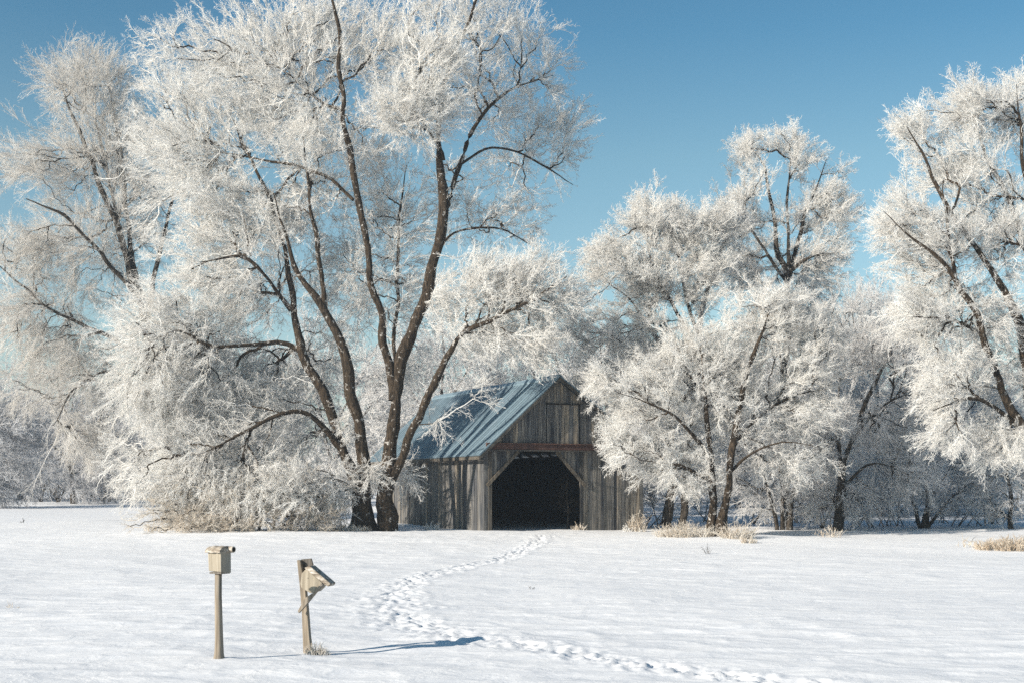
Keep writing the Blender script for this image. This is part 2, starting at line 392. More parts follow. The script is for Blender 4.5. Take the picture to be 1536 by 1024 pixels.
# ------------------------------------------------------------------ bird houses
def birdhouse_box():
    D = 18.72; x = X(328, D); g = gzf(x, D) - .01
    b = thing('bird_house', 'box bird house with a bark slab roof on a thick round post', 'bird house', (x, D, g - .2), 'bird houses on posts in the snow field')
    random.seed(5)
    P = MB(); zs = [.05, .2, .25, .32, .5, .8, 1.1, 1.42]; rr = [.088, .085, .078, .064, .056, .052, .048, .047]
    P.tube([(0.006 * math.sin(z * 4), 0, z) for z in zs], rr, 14, a=.6); P.build('post', POSTWOOD, b, smooth=True)
    c, s = math.cos(math.radians(-28)), math.sin(math.radians(-28))
    def rot(m):
        m.v = [(x_ * c - y_ * s, x_ * s + y_ * c, z_) for x_, y_, z_ in m.v]; return m
    m = MB(); m.hexa([(-.105, -.08, 1.425), (.105, -.08, 1.415), (.115, .12, 1.395), (-.1, .12, 1.40), (-.118, -.085, 1.68), (.108, -.085, 1.68), (.112, .12, 1.68), (-.11, .12, 1.68)], .55)
    rot(m).build('nest_box', BIRDWOOD, b, .006)
    m = MB(); m.box(-.098, .1, -.07, .11, 1.388, 1.412, .2); rot(m).build('floor_board', POSTWOOD, b)
    m = MB(); n = 9; prof = [(-.15 + .27 * k / (n - 1), 1.683 + .085 * math.sin(math.pi * (k + .6) / (n + .2)) ** .6) for k in range(n)]
    # half-round slab lying left to right
    v = []; f = []
    ns = 10; xs = np.linspace(-.155, .12, 12)
    for xx in xs:
        e = .8 + .2 * min(1, (xx + .155) / .04)
        for k in range(ns + 1):
            q = math.pi * k / ns; v.append((xx, -.135 * math.cos(q) * e + .01, 1.675 + .085 * e * math.sin(q) + .004 * math.sin(xx * 60 + k)))
    for i in range(len(xs) - 1):
        for k in range(ns): f.append((i * (ns + 1) + k, i * (ns + 1) + k + 1, (i + 1) * (ns + 1) + k + 1, (i + 1) * (ns + 1) + k))
        f.append((i * (ns + 1), (i + 1) * (ns + 1), (i + 1) * (ns + 1) + ns, i * (ns + 1) + ns))
    f.append(tuple(range(ns, -1, -1))); f.append(tuple((len(xs) - 1) * (ns + 1) + k for k in range(ns + 1)))
    m.add(v, f); rot(m).build('roof_slab', SLAB, b, smooth=False)
    m = MB(); m.tube([(.05, .06, 1.712), (.125, .062, 1.712), (.20, .065, 1.713)], [.043, .043, .042], 14); m.tube([(.201, .065, 1.713), (.203, .065, 1.713)], [.042, .042], 14)
    rot(m).build('roof_log', SLAB, b)
    m = MB(); m.tube([(.2035, .065, 1.713), (.2065, .065, 1.713)], [.028, .028], 14); rot(m).build('log_end', HOLE, b)
birdhouse_box()
def birdhouse_leaning():
    D = 19.75; x = X(463, D); g = gzf(x, D); k = D / F
    b = thing('bird_house', 'tilted wedge bird house braced on a thin square post', 'bird house', (x, D, g), 'bird houses on posts in the snow field', rotz=math.radians(-14))
    random.seed(6)
    def P(u, v): return ((430 + u * .1661 - 463) * k / .97, CZ - (820 + v * .1661 - HV) * k - g)
    m = MB(); m.prism([P(157, 1000), P(240, 1000), P(212, 800), P(196, 590), P(176, 385), P(150, 250), P(130, 120), P(96, 116), P(120, 330), P(142, 590)], -.035, .045, .7); m.build('post', POSTWOOD, b, .006)
    m = MB(); m.prism([P(112, 112), P(210, 102), P(228, 160), P(200, 190), P(140, 275), P(128, 275)], .047, .075, .1); m.build('back_board', POSTWOOD, b, .004)
    m = MB(); m.prism([P(200, 190), P(352, 318), P(330, 360), P(292, 396), P(240, 410), P(158, 366), P(146, 330), P(160, 232)], -.10, .10, .6); m.build('nest_box', BIRDWOOD, b, .006)
    m = MB(); m.prism([P(186, 182), P(236, 164), P(428, 318), P(425, 334), P(408, 348), P(372, 326)], -.115, .09, .45); m.build('roof_board', SLAB, b, .006)
    m = MB(); m.prism([P(350, 318), P(372, 330), P(300, 410), P(200, 530), P(146, 588), P(134, 570), P(200, 455), P(280, 400)], -.155, -.105, .55); m.build('brace', POSTWOOD, b, .004)
    m = MB(); m.tube([(P(205, 215)[0] + .02, -.108, P(0, 275)[1]), (P(205, 215)[0] + .02, -.101, P(0, 275)[1])], [.004, .004], 8); m.build('nail', HOLE, b)
    return x, D, g
bh2 = birdhouse_leaning()

# ------------------------------------------------------------------ frosted branches
def perp(d):
    a = np.where(np.abs(d[..., 2:3]) < .9, np.array((0, 0, 1.0)), np.array((1.0, 0, 0)))
    e1 = np.cross(d, a); e1 /= np.linalg.norm(e1, axis=-1, keepdims=True) + 1e-9
    return e1, np.cross(d, e1)
def batch_tubes(P, R, s):                        # P (n,k,3), R (n,k) -> verts, quads; one tube each
    n, k, _ = P.shape
    T = np.gradient(P, axis=1) if k > 1 else None
    T /= np.linalg.norm(T, axis=-1, keepdims=True) + 1e-9
    e1, e2 = perp(T[:, :1].repeat(k, 1) * .5 + T * .5)
    e1 = e1 - T * (e1 * T).sum(-1, keepdims=True); e1 /= np.linalg.norm(e1, axis=-1, keepdims=True) + 1e-9; e2 = np.cross(T, e1)
    q = np.arange(s) * 2 * np.pi / s
    V = P[:, :, None] + R[:, :, None, None] * (np.cos(q)[:, None] * e1[:, :, None] + np.sin(q)[:, None] * e2[:, :, None])
    I = np.arange(n * k * s).reshape(n, k, s); J = np.roll(I, -1, 2)
    Qd = np.stack([I[:, :-1], J[:, :-1], J[:, 1:], I[:, 1:]], -1).reshape(-1, 4)
    return V.reshape(-1, 3), Qd
def unit(a): return a / (np.linalg.norm(a, axis=-1, keepdims=True) + 1e-9)

def make_spray(rs, curl=.35, nside=9, sub=.8, rad=1.0, ang=.75, droop=0.0, side=(.18, .26)):
    """a frosted twig one unit long, along +x, with side twigs"""
    tubes3, tubes5 = [], []
    n = 7; P = np.zeros((n, 3)); d = np.array((1.0, 0, 0))
    for i in range(1, n):
        d = unit(d + rs.randn(3) * curl * .45); P[i] = P[i - 1] + d / (n - 1)
    tubes5.append((P, np.linspace(.013, .007, n) * rad))
    for j in range(nside):
        t = .08 + .9 * (j + rs.rand()) / nside; i = min(int(t * (n - 1)), n - 2); f = t * (n - 1) - i
        p = P[i] * (1 - f) + P[i + 1] * f; dr = unit(P[i + 1] - P[i])
        e1, e2 = perp(dr); a = rs.rand() * 2 * np.pi; an = ang * (.6 + .8 * rs.rand())
        sd = unit(dr * math.cos(an) + (e1 * math.cos(a) + e2 * math.sin(a)) * math.sin(an))
        L = (side[0] + side[1] * rs.rand()) * (1.2 - .6 * t); p1 = p + sd * L * .5; sd2 = unit(sd + rs.randn(3) * curl); p2 = p1 + sd2 * L * .5
        tubes3.append((np.array((p, p1, p2)), np.array((.0095, .008, .0055)) * rad))
        for q in range(2):
            if rs.rand() < sub:
                b0 = p + (p1 - p) * rs.rand() if q else p1; sd3 = unit(sd2 + rs.randn(3) * (.35 + .5 * curl)); l3 = .08 + .12 * rs.rand()
                tubes3.append((np.array((b0, b0 + sd3 * l3 * .55, b0 + unit(sd3 + rs.randn(3) * curl) * l3)), np.array((.0075, .007, .0045)) * rad))
    v1, q1 = batch_tubes(np.array([a for a, _ in tubes5]), np.array([r for _, r in tubes5]), 3)
    v2, q2 = batch_tubes(np.array([a for a, _ in tubes3]), np.array([r for _, r in tubes3]), 3)
    return np.vstack([v1, v2]).astype(np.float32), np.vstack([q1, q2 + len(v1)])
_rs = np.random.RandomState(11)
SPRAYS = {'curly': [make_spray(_rs, .42, 8, .75, .84, .85, side=(.16, .24)) for _ in range(22)],
          'fine': [make_spray(_rs, .26, 8, .75, .66, .62, side=(.14, .22)) for _ in range(22)],
          'wispy': [make_spray(_rs, .22, 7, .5, .46, .52, side=(.14, .22)) for _ in range(22)],
          'far': [make_spray(_rs, .3, 8, .2, .95, .6) for _ in range(10)]}

def place_sprays(kind, pos, dirs, length, rs):
    bank = SPRAYS[kind]; pick = rs.randint(0, len(bank), len(pos)); VV, QQ = [], []; off = 0
    e1, e2 = perp(dirs); a = rs.rand(len(pos)) * 2 * np.pi
    f1 = e1 * np.cos(a)[:, None] + e2 * np.sin(a)[:, None]; f2 = np.cross(dirs, f1)
    M = np.stack([dirs, f1, f2], 1) * length[:, None, None]          # rows are the axes
    M = M.astype(np.float32)
    for k, (v, q) in enumerate(bank):
        ii = np.nonzero(pick == k)[0]
        if not len(ii): continue
        V = np.einsum('vk,nkj->nvj', v, M[ii]) + pos[ii][:, None].astype(np.float32)
        VV.append(V.reshape(-1, 3)); QQ.append((q[None] + (off + np.arange(len(ii)) * len(v))[:, None, None]).reshape(-1, 4)); off += len(ii) * len(v)
    return np.vstack(VV), np.vstack(QQ)

def grow(limbs, A, rs, bf=.25, alpha=.5):
    """limbs: list of (pts, radii); A (n,3) points the branches must reach. A branching tree by nearest cost."""
    P, T, path, par, rad = [], [], [], [], []
    for pts, r in limbs:
        L = np.concatenate([[0], np.cumsum(np.linalg.norm(np.diff(pts, axis=0), axis=1))])
        t = unit(np.gradient(pts, axis=0))
        k = np.nonzero((r < .30) & (np.arange(len(pts)) > 1))[0]
        for i in k: P.append(pts[i]); T.append(t[i]); path.append(.25 * L[i]); par.append(-1); rad.append(r[i])
    n0 = len(P); n = len(A); tot = n0 + n
    PP = np.zeros((tot, 3)); PP[:n0] = P; TT = np.zeros((tot, 3)); TT[:n0] = T
    path = np.array(path + [0.0] * n); par = np.array(par + [0] * n)
    best = np.full(n, 1e9); bp = np.zeros(n, int)
    def upd(j):
        d = A - PP[j]; L = np.linalg.norm(d, axis=1) + 1e-6; c = (d @ TT[j]) / L
        cost = L * (1 + alpha * (1 - c)) + bf * path[j]
        m = cost < best; best[m] = cost[m]; bp[m] = j
    for j in range(n0): upd(j)
    alive = np.ones(n, bool); m = n0
    for _ in range(n):
        i = int(np.argmin(np.where(alive, best, 1e12))); alive[i] = False; j = bp[i]
        PP[m] = A[i]; par[m] = j; d = A[i] - PP[j]; L = np.linalg.norm(d); path[m] = path[j] + L
        TT[m] = unit(d / (L + 1e-6) + .35 * TT[j]); best[i] = 1e12; upd(m); m += 1
    cnt = np.zeros(tot); kids = np.zeros(tot, int)
    for j in range(tot - 1, n0 - 1, -1):
        if kids[j] == 0: cnt[j] = 1
        if par[j] >= 0: cnt[par[j]] += cnt[j]; kids[par[j]] += 1
    return PP, TT, par, cnt, kids, n0, rad

def limb_geo(limbs, rs, sides=12):
    VV, QQ, off = [], [], 0
    for pts, r in limbs:
        k = len(pts); jn = rs.randn(k + 2); rj = r * (1 + .05 * (jn[:-2] + jn[1:-1] + jn[2:])); s = sides if r[0] > .08 else 7
        v, q = batch_tubes(pts[None], rj[None], s)
        v = v + rs.randn(*v.shape) * np.repeat(r, s)[:, None] * .05
        VV.append(v); QQ.append(q + off); off += len(v)
    return VV, QQ, off

def build_tree(name, label, D, base, limbs, lobes, bark=BARK, frost=FROST, kind='fine', spl=.8, ktip=4, kmid=2, rt=.0115, seed=1, cat='tree', group=None, back=0.0, gmin=.3, carve=-.40,
               bf=.35, alpha=.9, out=.55, dark_r=.014, fuzz=.8, rand=.5, kind_stuff=False, trunk_name='trunk'):
    rs = np.random.RandomState(seed)
    bx = X(base, D); bz = gzf(bx, D)
    LM = []
    for lm in limbs:
        dd = (0, 0); pts = lm
        if isinstance(lm, dict): dd = lm['dd']; pts = lm['p']
        pp = np.array([list(W(u, v, D)) + [w_ * D / F / 2] for u, v, w_ in pts])
        if pts[0][1] > 770:                                          # rooted in the ground: flare and sink
            pp[0][2] = gzf(pp[0][0], D) - .15; pp[0][3] *= 1.25
        t = np.linspace(0, 1, len(pp)); off = dd[0] + (dd[1] - dd[0]) * t
        pp[:, 0] *= (1 + off / D); pp[:, 1] += off
        pp[:, 3] *= .77
        c = catmull(pp, .3); wob = np.minimum(.06, c[:, 3] * .45 + .015); jn = rs.randn(len(c) + 4, 3)
        jn = (jn[:-4] + 2 * jn[1:-3] + 3 * jn[2:-2] + 2 * jn[3:-1] + jn[4:]) / 4.4
        c[1:-1, :3] += (jn * wob[:, None])[1:-1]; c[-6:, 3] *= np.linspace(1, .45, 6)[-len(c[-6:]):]
        LM.append((c[:, :3], np.maximum(c[:, 3], .012)))
    A, UP, LN = [], [], []
    for lb in lobes:
        u, v, ru, rv, dd, rd, n, up, ln = lb
        DD = D + dd + back; c = W(u, v, DD); q = unit(rs.randn(n, 3)) * (rs.rand(n, 1) ** .45) * (.72 + .5 * rs.rand(n, 1) ** 2)
        p = c + q * np.array((ru * DD / F, rd, rv * DD / F))
        cl = vnoise(p[:, 0] * .62 + p[:, 1] * .31, p[:, 2] * .70 - p[:, 1] * .22, seed) * .65 + vnoise(p[:, 0] * 1.5 + 7, p[:, 2] * 1.5 + p[:, 1] * .5, seed + 1) * .45
        p = p[cl > carve]
        ok = p[:, 2] > gz(p[:, 0], p[:, 1]) + gmin; p = p[ok]
        A.append(p); UP.append(np.full(len(p), up)); LN.append(np.full(len(p), ln))
    A = np.vstack(A); UP = np.concatenate(UP); LN = np.concatenate(LN)
    PP, TT, par, cnt, kids, n0, lrad = grow(LM, A, rs, bf, alpha)
    tot = len(PP); ch = np.arange(n0, tot); pa = par[ch]
    r = rt * np.maximum(cnt, 1) ** .42; r[:n0] = np.array(lrad)
    r1 = r[ch]; r0 = np.minimum(np.minimum(r[pa], r1 * 1.6), np.where(pa < n0, np.maximum(r1 * 1.15, .01), 9))
    L = np.linalg.norm(PP[ch] - PP[pa], axis=1)[:, None]
    t0 = unit(TT[pa] * np.where(pa < n0, .35, .8)[:, None] + (PP[ch] - PP[pa]) / L); t1 = TT[ch]
    s = np.linspace(0, 1, 5)[None, :, None]
    h = lambda a, b, c, d: (2 * s ** 3 - 3 * s ** 2 + 1) * a + (s ** 3 - 2 * s ** 2 + s) * c + (-2 * s ** 3 + 3 * s ** 2) * b + (s ** 3 - s ** 2) * d
    CU_ = h(PP[pa][:, None], PP[ch][:, None], (t0 * L * .9)[:, None], (t1 * L * .9)[:, None])
    CU_[:, 1:-1] += rs.randn(len(ch), 3, 3) * np.minimum(.05, L * .06)[:, None]
    RR = (r0[:, None] * (1 - s[0, :, 0]) + r1[:, None] * s[0, :, 0])
    thick = r1 > dark_r
    orig = np.array((bx, D, bz))
    root = thing(name, label, cat, tuple(orig), group)
    VV, QQ, off = limb_geo(LM, rs)
    if thick.any():
        v, q = batch_tubes(CU_[thick], RR[thick], 6); VV.append(v); QQ.append(q + off)
    link(trunk_name, mesh_np(trunk_name, np.vstack(VV) - orig, np.vstack(QQ), [bark]), root)
    CV, CQ, off = [], [], 0
    thin = ~thick
    if thin.any():
        v, q = batch_tubes(CU_[thin], RR[thin] * 1.15, 3); CV.append(v); CQ.append(q + off); off += len(v)
    # sprays
    num = np.where(kids[ch] == 0, ktip, np.where(cnt[ch] < 25, kmid, max(1, kmid - 1)))
    who = np.repeat(np.arange(len(ch)), num); f = rs.rand(len(who)); tip = (kids[ch] == 0)[who] & (rs.rand(len(who)) < .5)
    f = np.where(tip, 1.0, f); si = f * 3.999; i0 = si.astype(int); fr = (si - i0)[:, None]
    pos = CU_[who, i0] * (1 - fr) + CU_[who, i0 + 1] * fr
    cen = PP[:n0].mean(0) if n0 else A.mean(0)
    od = unit(pos - (cen * .5 + A.mean(0) * .5)); dr = unit(CU_[who, i0 + 1] - CU_[who, i0])
    d = unit(dr * .8 + od * out + unit(rs.randn(len(who), 3)) * rand + np.array((0, 0, 1.0)) * UP[who][:, None])
    ln = spl * LN[who] * (.6 + .75 * rs.rand(len(who)))
    if fuzz:                                         # short frosted shoots straight off the limbs
        li = np.nonzero(np.array(lrad) < .2)[0]; li = np.repeat(li, rs.poisson(fuzz * 1.6, len(li)))
        if len(li):
            e = unit(rs.randn(len(li), 3)); e = unit(e - TT[li] * (e * TT[li]).sum(1, keepdims=True) + TT[li] * .5)
            pos = np.vstack([pos, PP[li] + e * np.array(lrad)[li][:, None] * .8 + TT[li] * (rs.rand(len(li), 1) - .5) * .3]); d = np.vstack([d, e]); ln = np.concatenate([ln, spl * (.25 + .45 * rs.rand(len(li)))])
    v, q = place_sprays(kind, pos, d, ln, rs); CV.append(v); CQ.append(q + off)
    link('crown', mesh_np('crown', np.vstack(CV) - orig, np.vstack(CQ), [frost]), root)
    return root

# ---- the big tree left of the barn
BIG = [
 [(580, 800, 33), (581, 740, 31), (584, 690, 31), (590, 640, 27), (598, 560, 25), (610, 520, 25), (628, 470, 24), (650, 400, 21), (668, 310, 19), (660, 240, 13), (658, 160, 10), (680, 85, 7), (712, 10, 5), (730, -60, 3)],
 {'dd': (0, 2.4), 'p': [(667, 315, 11), (682, 255, 9), (700, 200, 8), (738, 140, 6), (775, 110, 4), (830, 85, 2)]},
 {'dd': (0, -1), 'p': [(590, 600, 20), (580, 540, 16), (572, 490, 15), (560, 400, 13), (540, 320, 12), (522, 240, 11), (508, 150, 9), (507, 60, 7), (490, -30, 5)]},
 {'dd': (0, -2.5), 'p': [(582, 730, 20), (600, 690, 18), (618, 645, 17), (650, 580, 14), (690, 515, 12), (730, 490, 8), (790, 465, 6), (850, 430, 4)]},
 {'dd': (0, 0), 'p': [(545, 800, 48), (546, 750, 40), (545, 700, 27), (543, 655, 23), (529, 588, 21), (510, 506, 19), (490, 471, 15), (459, 428, 11), (442, 400, 9), (424, 342, 6), (410, 290, 4)]},
 {'dd': (.1, 1.0), 'p': [(542, 770, 34), (527, 715, 25), (512, 665, 20), (490, 603, 18), (472, 560, 17), (457, 530, 16), (441, 471, 14), (435, 420, 11), (420, 340, 8), (385, 250, 6), (350, 170, 4)]},
 {'dd': (0, -.5), 'p': [(487, 462, 11), (481, 400, 9), (474, 350, 8), (466, 300, 6), (455, 210, 4)]},
 {'dd': (.2, -2.2), 'p': [(516, 676, 15), (490, 640, 11), (450, 618, 9), (400, 635, 7), (345, 662, 5), (285, 688, 3)]},
 {'dd': (.8, -1.4), 'p': [(462, 538, 12), (432, 512, 10), (400, 512, 9), (369, 518, 8), (319, 523, 6), (276, 502, 5), (225, 520, 3)]},
 {'dd': (.8, -1.0), 'p': [(437, 462, 10), (415, 432, 8), (395, 412, 7), (361, 390, 6), (300, 400, 4)]},
 {'dd': (0, 2), 'p': [(530, 300, 8), (480, 255, 6), (410, 230, 5), (330, 210, 3)]},
 {'dd': (0, 1), 'p': [(513, 165, 7), (470, 135, 5), (420, 90, 3)]},
 {'dd': (0, -1), 'p': [(665, 240, 8), (640, 200, 6), (625, 150, 4)]},
 {'dd': (.8, 3.2), 'p': [(690, 240, 6), (740, 205, 5), (800, 215, 4), (860, 250, 3)]},
 {'dd': (0, 2.8), 'p': [(650, 390, 8), (690, 340, 5), (750, 330, 4), (800, 350, 3)]},
 {'dd': (2, 3), 'p': [(590, 600, 9), (595, 480, 8), (598, 380, 7), (600, 300, 5), (610, 220, 3)]},
]
BIGL = [
 (340, 400, 175, 330, 1.0, 2.6, 190, .1, 1.0), (275, 705, 115, 75, -1.6, 1.6, 260, -.45, .95), (395, 735, 110, 58, -1.9, 1.4, 260, -.25, .8), (345, 590, 110, 60, .2, 1.8, 200, -.05, .9), (480, 740, 50, 50, -1.2, 1.0, 90, -.1, .7), (300, 250, 130, 160, .4, 2.2, 190, .1, 1.0), (430, 130, 130, 110, .2, 2.2, 160, .2, 1.0), (250, 540, 100, 100, -1.0, 2.0, 200, -.2, 1.0), (610, 260, 130, 250, 2.0, 2.0, 110, .1, .9),
 # u, v, ru, rv, depth shift, depth radius, points, up, length
 (310, 690, 125, 105, -.6, 2.6, 420, -.25, 1.0), (430, 650, 70, 90, .6, 1.8, 150, -.15, .85), (245, 600, 95, 80, -.4, 2.2, 230, -.3, 1.0),
 (265, 500, 110, 90, .2, 2.4, 320, -.1, 1.0), (350, 430, 110, 75, .6, 2.4, 270, .1, 1.0), (330, 330, 110, 90, 1.2, 2.6, 290, .05, 1.0),
 (425, 340, 60, 90, .8, 2.0, 140, .1, .9),
 (270, 230, 85, 80, 1.8, 2.5, 200, .0, 1.0), (290, 110, 115, 105, 2.0, 2.8, 340, .3, 1.0), (400, 80, 90, 90, 1.5, 2.5, 210, .3, 1.0), (400, 190, 90, 80, 1.5, 2.4, 190, .15, 1.0),
 (490, 60, 90, 100, 1.5, 2.6, 210, .3, 1.0), (590, 70, 90, 110, 1, 2.6, 230, .25, 1.0), (560, 230, 70, 80, 1.2, 2.0, 110, .1, .9), (620, 170, 75, 60, -1.9, 1.4, 230, .1, .9), (655, 90, 60, 60, -1.6, 1.4, 120, .2, .9), (560, 330, 90, 100, 3.2, 1.8, 150, .1, .9), (500, 420, 70, 90, 3.2, 1.8, 130, .1, .9), (620, 560, 40, 70, 3.0, 1.4, 60, .1, .8), (385, 560, 90, 75, 1.6, 1.8, 190, -.05, .9), (200, 690, 60, 60, .2, 1.8, 110, -.35, .9), (470, 200, 60, 70, -.6, 1.6, 110, .1, .9),
 (690, 30, 110, 90, .6, 2.6, 220, .3, 1.0), (720, 140, 80, 80, 1.6, 2.0, 110, .1, .9), (800, 90, 60, 110, 2.6, 1.8, 95, .1, .85), (790, 230, 85, 80, 3.2, 1.8, 95, -.1, .8), (850, 200, 40, 60, 3.0, 1.6, 40, 0, .7), (750, 330, 85, 55, 2.8, 1.8, 62, -.2, .75),
 (600, 420, 55, 100, 2.4, 2, 80, .1, .9), (680, 300, 60, 90, 2.4, 2, 45, .0, .8), (545, 430, 35, 90, 1.2, 1.4, 50, .1, .7), (490, 540, 45, 80, 1.8, 1.6, 70, .0, .8), (460, 290, 60, 80, 1.6, 2, 100, .1, .9),
 (740, 430, 80, 55, -1.6, 1.8, 230, .15, .85), (810, 440, 60, 60, -2.0, 1.6, 140, .1, .8), (715, 500, 60, 40, -1.4, 1.4, 110, -.1, .8), (800, 515, 60, 38, -2.0, 1.4, 95, -.15, .8), (660, 450, 35, 45, -.6, 1.2, 40, .1, .7),
 (555, 710, 35, 18, -.7, .6, 26, .0, .5), (525, 730, 22, 35, -.7, .5, 20, .0, .45), (520, 640, 22, 40, -.5, .5, 14, .1, .45), (605, 712, 16, 20, -.5, .4, 9, .1, .4), (720, 590, 20, 24, -2.2, .5, 6, -.3, .42), (655, 635, 16, 14, -2.0, .4, 4, -.3, .38), (580, 788, 14, 9, -.5, .4, 7, .1, .3),
]
build_tree('frosted_tree', 'largest frosted tree, its bare dark trunks forking left of the barn door', 53.0, 565, BIG, BIGL, BARK, FROST, 'fine', .78, 8, 4, seed=21, carve=-.50, fuzz=1.7, back=.6, rt=.0105, dark_r=.0185)

# ---- brown-grey shrub under its low boughs
build_tree('shrub', 'frosted brown shrub spreading under the low boughs left of the big trunks', 52.3, 370,
           [[(340 + k * 24, 798, 5), (335 + k * 26, 750, 4), (330 + k * 29 - 15, 700, 2)] for k in range(6)],
           [(370, 745, 130, 48, -.3, 1.6, 520, .25, .6), (440, 740, 55, 50, 0, 1.2, 160, .2, .6), (270, 755, 60, 38, -.4, 1.2, 170, .2, .6), (330, 785, 150, 22, -.8, 1.2, 420, .3, .45), (480, 775, 45, 28, -.4, 1.0, 120, .2, .45)], BARK_GREY, FROST_BROWN, 'curly', .62, 5, 3, seed=5, carve=-.5, gmin=.08, cat='shrub', trunk_name='stem')

# ---- tall rear tree at the left
build_tree('frosted_tree', 'tall beige-grey frosted tree rising behind the left side of the largest tree', 64.0, 262,
 [[(262, 800, 30), (245, 640, 26), (225, 500, 20), (200, 415, 15), (178, 340, 12), (160, 300, 10), (138, 240, 8), (110, 180, 6), (90, 130, 4)],
  {'dd': (0, 1), 'p': [(205, 420, 10), (196, 370, 9), (190, 312, 8), (181, 220, 6), (165, 130, 4)]},
  {'dd': (0, -2), 'p': [(215, 460, 9), (146, 376, 7), (98, 332, 6), (39, 312, 4)]},
  {'dd': (0, -1), 'p': [(230, 540, 9), (132, 493, 7), (73, 464, 5), (0, 405, 4)]},
  {'dd': (0, -1.5), 'p': [(235, 600, 8), (170, 560, 6), (120, 580, 5), (80, 640, 3)]},
  {'dd': (0, 2), 'p': [(180, 350, 7), (150, 200, 5), (140, 110, 3)]},
  {'dd': (0, 1), 'p': [(222, 480, 9), (240, 380, 8), (255, 300, 6), (270, 200, 4)]}],
 [(110, 400, 125, 330, 0, 2.6, 130, .0, 1), (130, 130, 85, 70, 0, 3, 225, .3, 1), (70, 250, 75, 70, 0, 3, 210, .1, 1), (170, 230, 80, 90, 0, 3, 225, .2, 1), (60, 370, 85, 70, 0, 3, 225, .0, 1), (160, 370, 70, 90, 0, 3, 165, .1, 1), (60, 480, 85, 65, -.5, 3, 225, -.1, 1), (130, 560, 70, 70, -1, 3, 195, -.3, 1), (135, 650, 50, 60, -1.2, 2, 128, -.5, 1), (60, 570, 60, 60, -.5, 2.4, 98, -.2, 1), (210, 300, 60, 90, 0, 2.6, 120, .1, 1)],
 BARK_GREY, FROST_THIN, 'wispy', .90, 10, 6, seed=31, carve=-.45, back=.8)

# ---- right of the barn
build_tree('frosted_tree', 'round-crowned white frosted tree with two brown trunks just right of the barn', 49.8, 1075,
 [[(1068, 812, 20), (1068, 760, 16), (1066, 700, 12), (1063, 640, 10), (1058, 580, 8), (1050, 520, 5)],
  {'dd': (-.1, -.3), 'p': [(1080, 812, 24), (1086, 750, 17), (1096, 690, 15), (1108, 620, 12), (1122, 560, 10), (1140, 510, 7), (1155, 460, 4)]},
  {'dd': (0, -1.5), 'p': [(1064, 690, 8), (1030, 640, 6), (980, 610, 4), (920, 590, 3)]},
  {'dd': (0, 1), 'p': [(1100, 670, 8), (1140, 620, 6), (1190, 590, 4), (1240, 580, 3)]},
  {'dd': (0, -1.2), 'p': [(1092, 710, 7), (1130, 680, 5), (1175, 665, 4), (1220, 670, 2.5)]},
  {'dd': (0, 1), 'p': [(1062, 610, 7), (1030, 550, 5), (1005, 490, 3)]},
  {'dd': (0, -1), 'p': [(1066, 720, 6), (1020, 700, 5), (960, 690, 3)]}],
 [(1080, 600, 160, 160, 0, 1.8, 110, .1, 1), (1150, 480, 90, 65, 0, 2, 302, .3, 1), (1215, 520, 60, 70, 0, 1.8, 173, .2, 1), (1060, 540, 80, 70, 0, 1.9, 238, .3, 1), (980, 590, 85, 65, -.5, 1.8, 259, .1, 1), (1100, 600, 90, 70, 0, 2, 238, .1, 1), (1200, 610, 75, 55, 0, 1.8, 166, .0, 1), (942, 660, 44, 44, -.8, 1.2, 110, -.1, .9), (1000, 680, 70, 55, -.5, 1.6, 202, -.1, .95), (1050, 720, 40, 30, -.6, 1, 50, -.2, .8), (1180, 690, 70, 40, 0, 1.5, 94, -.1, .9), (905, 575, 30, 35, -.6, 1.0, 50, .1, .8)],
 BARK, FROST, 'curly', .55, 9, 5, seed=41, rt=.0095, dark_r=.0105, carve=-.6, back=.9)

build_tree('frosted_tree', 'tall vase-shaped white tree standing out highest against the sky right of the barn', 58.5, 1178,
 [[(1178, 800, 18), (1178, 600, 15), (1180, 420, 12), (1168, 370, 9), (1158, 310, 7), (1145, 250, 5), (1120, 215, 3)],
  {'dd': (0, 1), 'p': [(1180, 430, 9), (1192, 380, 8), (1205, 320, 6), (1225, 280, 4), (1240, 230, 3)]},
  {'dd': (0, -1), 'p': [(1181, 410, 8), (1215, 390, 6), (1255, 385, 4)]},
  {'dd': (0, -1), 'p': [(1178, 420, 7), (1140, 370, 5), (1105, 320, 3)]},
  {'dd': (0, 1), 'p': [(1182, 400, 7), (1180, 300, 5), (1185, 220, 3)]}],
 [(1175, 330, 105, 140, 0, 1.8, 70, .4, 1), (1125, 235, 30, 35, 0, 1.5, 49, .8, .9), (1175, 230, 40, 35, 0, 1.6, 77, .8, .9), (1225, 265, 45, 40, 0, 1.6, 91, .6, .9), (1160, 290, 75, 45, 0, 2, 161, .4, 1), (1235, 320, 50, 50, 0, 1.8, 119, .3, 1), (1110, 330, 45, 45, 0, 1.8, 105, .3, 1), (1220, 400, 70, 50, 0, 2, 140, .1, 1), (1120, 400, 60, 45, 0, 2, 119, .2, 1), (1190, 470, 80, 50, 0, 2, 105, 0, 1)],
 BARK_GREY, FROST, 'curly', .64, 9, 6, seed=51, carve=-.34, fuzz=1.2, back=.5)

